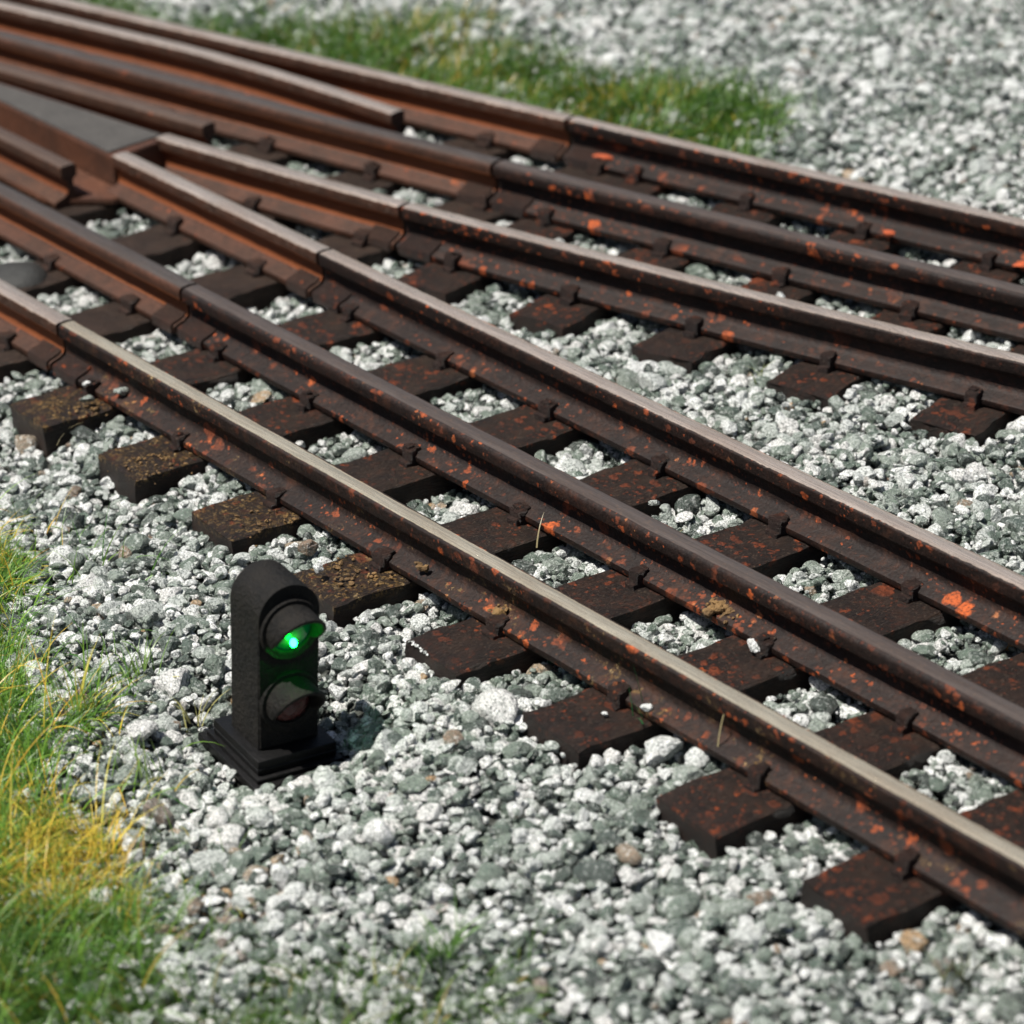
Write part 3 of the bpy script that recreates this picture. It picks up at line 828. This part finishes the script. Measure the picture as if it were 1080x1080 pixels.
for (u, v, z, s, lab) in ((937, 246, .10, .14, 'bright orange rust block on the farthest rail foot at right'),
                          (634, 167, .09, .15, 'bright orange rust patch on the farthest rail foot near its joint'),
                          (1078, 279, .08, .10, 'orange rust flake on the farthest rail foot at the right edge')):
    o = pebble(u, v, z - .02, s * .9, .5, lab, M['orange'], 'rust_flake', 'rust flake'); o.scale = (1.15, .8, .55)
# dark flat disc between rails A and B
x, y = at_px(18, 294, -.02)
bm = bmesh.new(); bmesh.ops.create_uvsphere(bm, u_segments=28, v_segments=14, radius=1)
for v in bm.verts:
    v.co = Vector((v.co.x * .22, v.co.y * .20, v.co.z * .09)) + Vector(noise.noise_vector(v.co * 1.5)) * .012
o = bm_link('flat_stone', bm, M['disc'], smooth=180, loc=(x, y, -.02)); thing(o, 'dark flat oval stone between the first two rails at the left edge', 'stone')

# ------------------------------------------------------------------ signal
sig = empty('ground_signal', (SX, SY, BZ), SA)
_ax = Vector((math.cos(rz), math.sin(rz), 0)); _ax = Vector((-_ax.y, _ax.x, 0))   # it leans a little on the loose stones
sig.rotation_euler = (Matrix.Rotation(math.radians(5.0), 3, _ax) @ Matrix.Rotation(SA, 3, 'Z')).to_euler()
thing(sig, 'small black round-topped ground signal showing a lit green lamp over a red one', 'signal')
bz = -.36  # drawing datum of the base
def L(z): return z - bz
bm = bmesh.new(); box(bm, -.315, .315, -.265, .265, 0, .048, .010, 2); bm_link('base_plate', bm, M['sig_base'], sig, smooth=35)
bm = bmesh.new(); box(bm, -.275, .275, -.235, .235, -.002 + .048, .072, .006, 2); bm_link('base_step', bm, M['sig_base'], sig, smooth=35)
bm = bmesh.new(); box(bm, -.240, .240, -.215, .215, -.002 + .072, .150, .010, 2)
box(bm, -.244, .244, -.219, .219, .100, .108, .003, 1); bm_link('plinth', bm, M['sig_base'], sig, smooth=35)
# housing: arch outline in y-z, extruded along x
HW, HT, HD = .163, .865, .150
def arch(hw, ht, z0, n=28, c=0):
    pts = [(-hw, z0), (hw, z0)]
    for i in range(n + 1):
        a = PI * i / n; pts.append((hw * math.cos(a), z0 + ht - hw + hw * math.sin(a)))
    return pts
bm = bmesh.new(); z0 = .150
pts = arch(HW, HT, z0)
f = [bm.verts.new((HD, y, z)) for y, z in pts]; b = [bm.verts.new((-HD, y, z)) for y, z in pts]
n = len(pts); bm.faces.new(f); bm.faces.new(list(reversed(b)))
for i in range(n): bm.faces.new((f[i], b[i], b[(i+1) % n], f[(i+1) % n]))
ed = [e for e in bm.edges if len(e.link_faces) == 2 and any(len(fc.verts) > 4 for fc in e.link_faces)]
bmesh.ops.bevel(bm, geom=ed, offset=.010, segments=3, affect='EDGES')
bm_link('housing', bm, M['sig_body'], sig, smooth=40)
def tube(bm, zc, r0, r1, x0, lenf, n=48):
    """ring r0..r1 round axis x at height zc, from x0 to x0+lenf(phi)"""
    rows = []
    for i in range(n):
        a = 2*PI*i/n; c, s_ = math.cos(a), math.sin(a); l = lenf(s_)
        rows.append([bm.verts.new(v) for v in ((x0, r1*c, zc + r1*s_), (x0 + l*.5, r1*c*.99, zc + r1*s_*.99), (x0 + l - .006, r1*c*.985, zc + r1*s_*.985), (x0 + l, (r1-.006)*c, zc + (r1-.006)*s_), (x0 + l, (r0+.004)*c, zc + (r0+.004)*s_), (x0 + l - .006, r0*c, zc + r0*s_), (x0, r0*c, zc + r0*s_))])
    for i in range(n):
        A_, B_ = rows[i], rows[(i+1) % n]
        for k in range(6): bm.faces.new((A_[k], A_[k+1], B_[k+1], B_[k]))
for nm, zc, em in (('upper', .785, 'green'), ('lower', .395, 'red')):
    bm = bmesh.new(); tube(bm, zc, .130, .160, HD - .002, lambda s_: .022)
    bm_link('bezel', bm, M['sig_body'], sig, smooth=40)
    bm = bmesh.new(); tube(bm, zc, .112, .136, HD - .002, lambda s_: .024 + .172 * max(0, (s_ + .50) / 1.5) ** .55)
    bm_link('hood', bm, M['sig_body'], sig, smooth=40)
    # lens: shallow dome
    bm = bmesh.new(); bmesh.ops.create_uvsphere(bm, u_segments=32, v_segments=16, radius=1)
    for v in bm.verts: v.co = Vector((HD + .004 + v.co.x * .030, v.co.y * .112, zc + v.co.z * .112))
    lens = bm_link('lens', bm, M['lens_green'] if em == 'green' else M['lens_red'], sig, smooth=180)
    lens['label'] = 'lit green lens' if em == 'green' else 'unlit dark red lens'
    if em == 'green':
        bm = bmesh.new(); bmesh.ops.create_uvsphere(bm, u_segments=20, v_segments=12, radius=1)
        for v in bm.verts: v.co = Vector((HD + .062 + v.co.x * .018, v.co.y * .016 - .010, zc - .046 + v.co.z * .022))
        bm_link('lamp', bm, M['led_green'], lens, smooth=180)
    else:
        bm = bmesh.new(); bmesh.ops.create_icosphere(bm, subdivisions=2, radius=1)
        for v in bm.verts: v.co = Vector((HD + .032 + v.co.x * .022, v.co.y * .05 - .01, zc - .03 + v.co.z * .045)) + Vector(noise.noise_vector(v.co * 3)) * .008
        bm_link('lamp', bm, M['lens_red'], lens)

# ------------------------------------------------------------------ light
SUN_AZ, SUN_EL = math.radians(252), math.radians(68)
w = bpy.data.worlds.new('World'); scene.world = w; w.use_nodes = True
nt = w.node_tree; bg = nt.nodes['Background']
sky = nt.nodes.new('ShaderNodeTexSky'); sky.sky_type = 'NISHITA'; sky.sun_disc = False
sky.sun_elevation = SUN_EL; sky.sun_rotation = PI/2 - SUN_AZ; sky.air_density = 1.0; sky.dust_density = 2.0
nt.links.new(sky.outputs[0], bg.inputs[0]); bg.inputs[1].default_value = .05
sl = bpy.data.lights.new('sun', 'SUN'); sl.energy = 5.0; sl.angle = math.radians(.5); sl.color = (1, .965, .90)
so = bpy.data.objects.new('sun', sl); C.objects.link(so)
d = Vector((math.cos(SUN_AZ) * math.cos(SUN_EL), math.sin(SUN_AZ) * math.cos(SUN_EL), math.sin(SUN_EL)))
so.rotation_euler = d.to_track_quat('Z', 'Y').to_euler(); so.location = d * 30

# ------------------------------------------------------------------ camera
cam = bpy.data.cameras.new('camera'); co = bpy.data.objects.new('camera', cam); C.objects.link(co)
co.location = camloc; co.rotation_euler = Rm.to_euler()
cam.sensor_width = 36; cam.lens = 36 * fpx / 1080; cam.clip_start = .5; cam.clip_end = 500
cam.dof.use_dof = True; cam.dof.focus_distance = 17.35; cam.dof.aperture_fstop = .117 / .125
scene.camera = co
vs = scene.view_settings; vs.view_transform = 'Standard'; vs.look = 'None'; vs.gamma = 1; vs.exposure = 0.50; vs.use_curve_mapping = False
scene.cycles.max_bounces = 4; scene.cycles.diffuse_bounces = 2; scene.cycles.glossy_bounces = 2; scene.cycles.transmission_bounces = 2
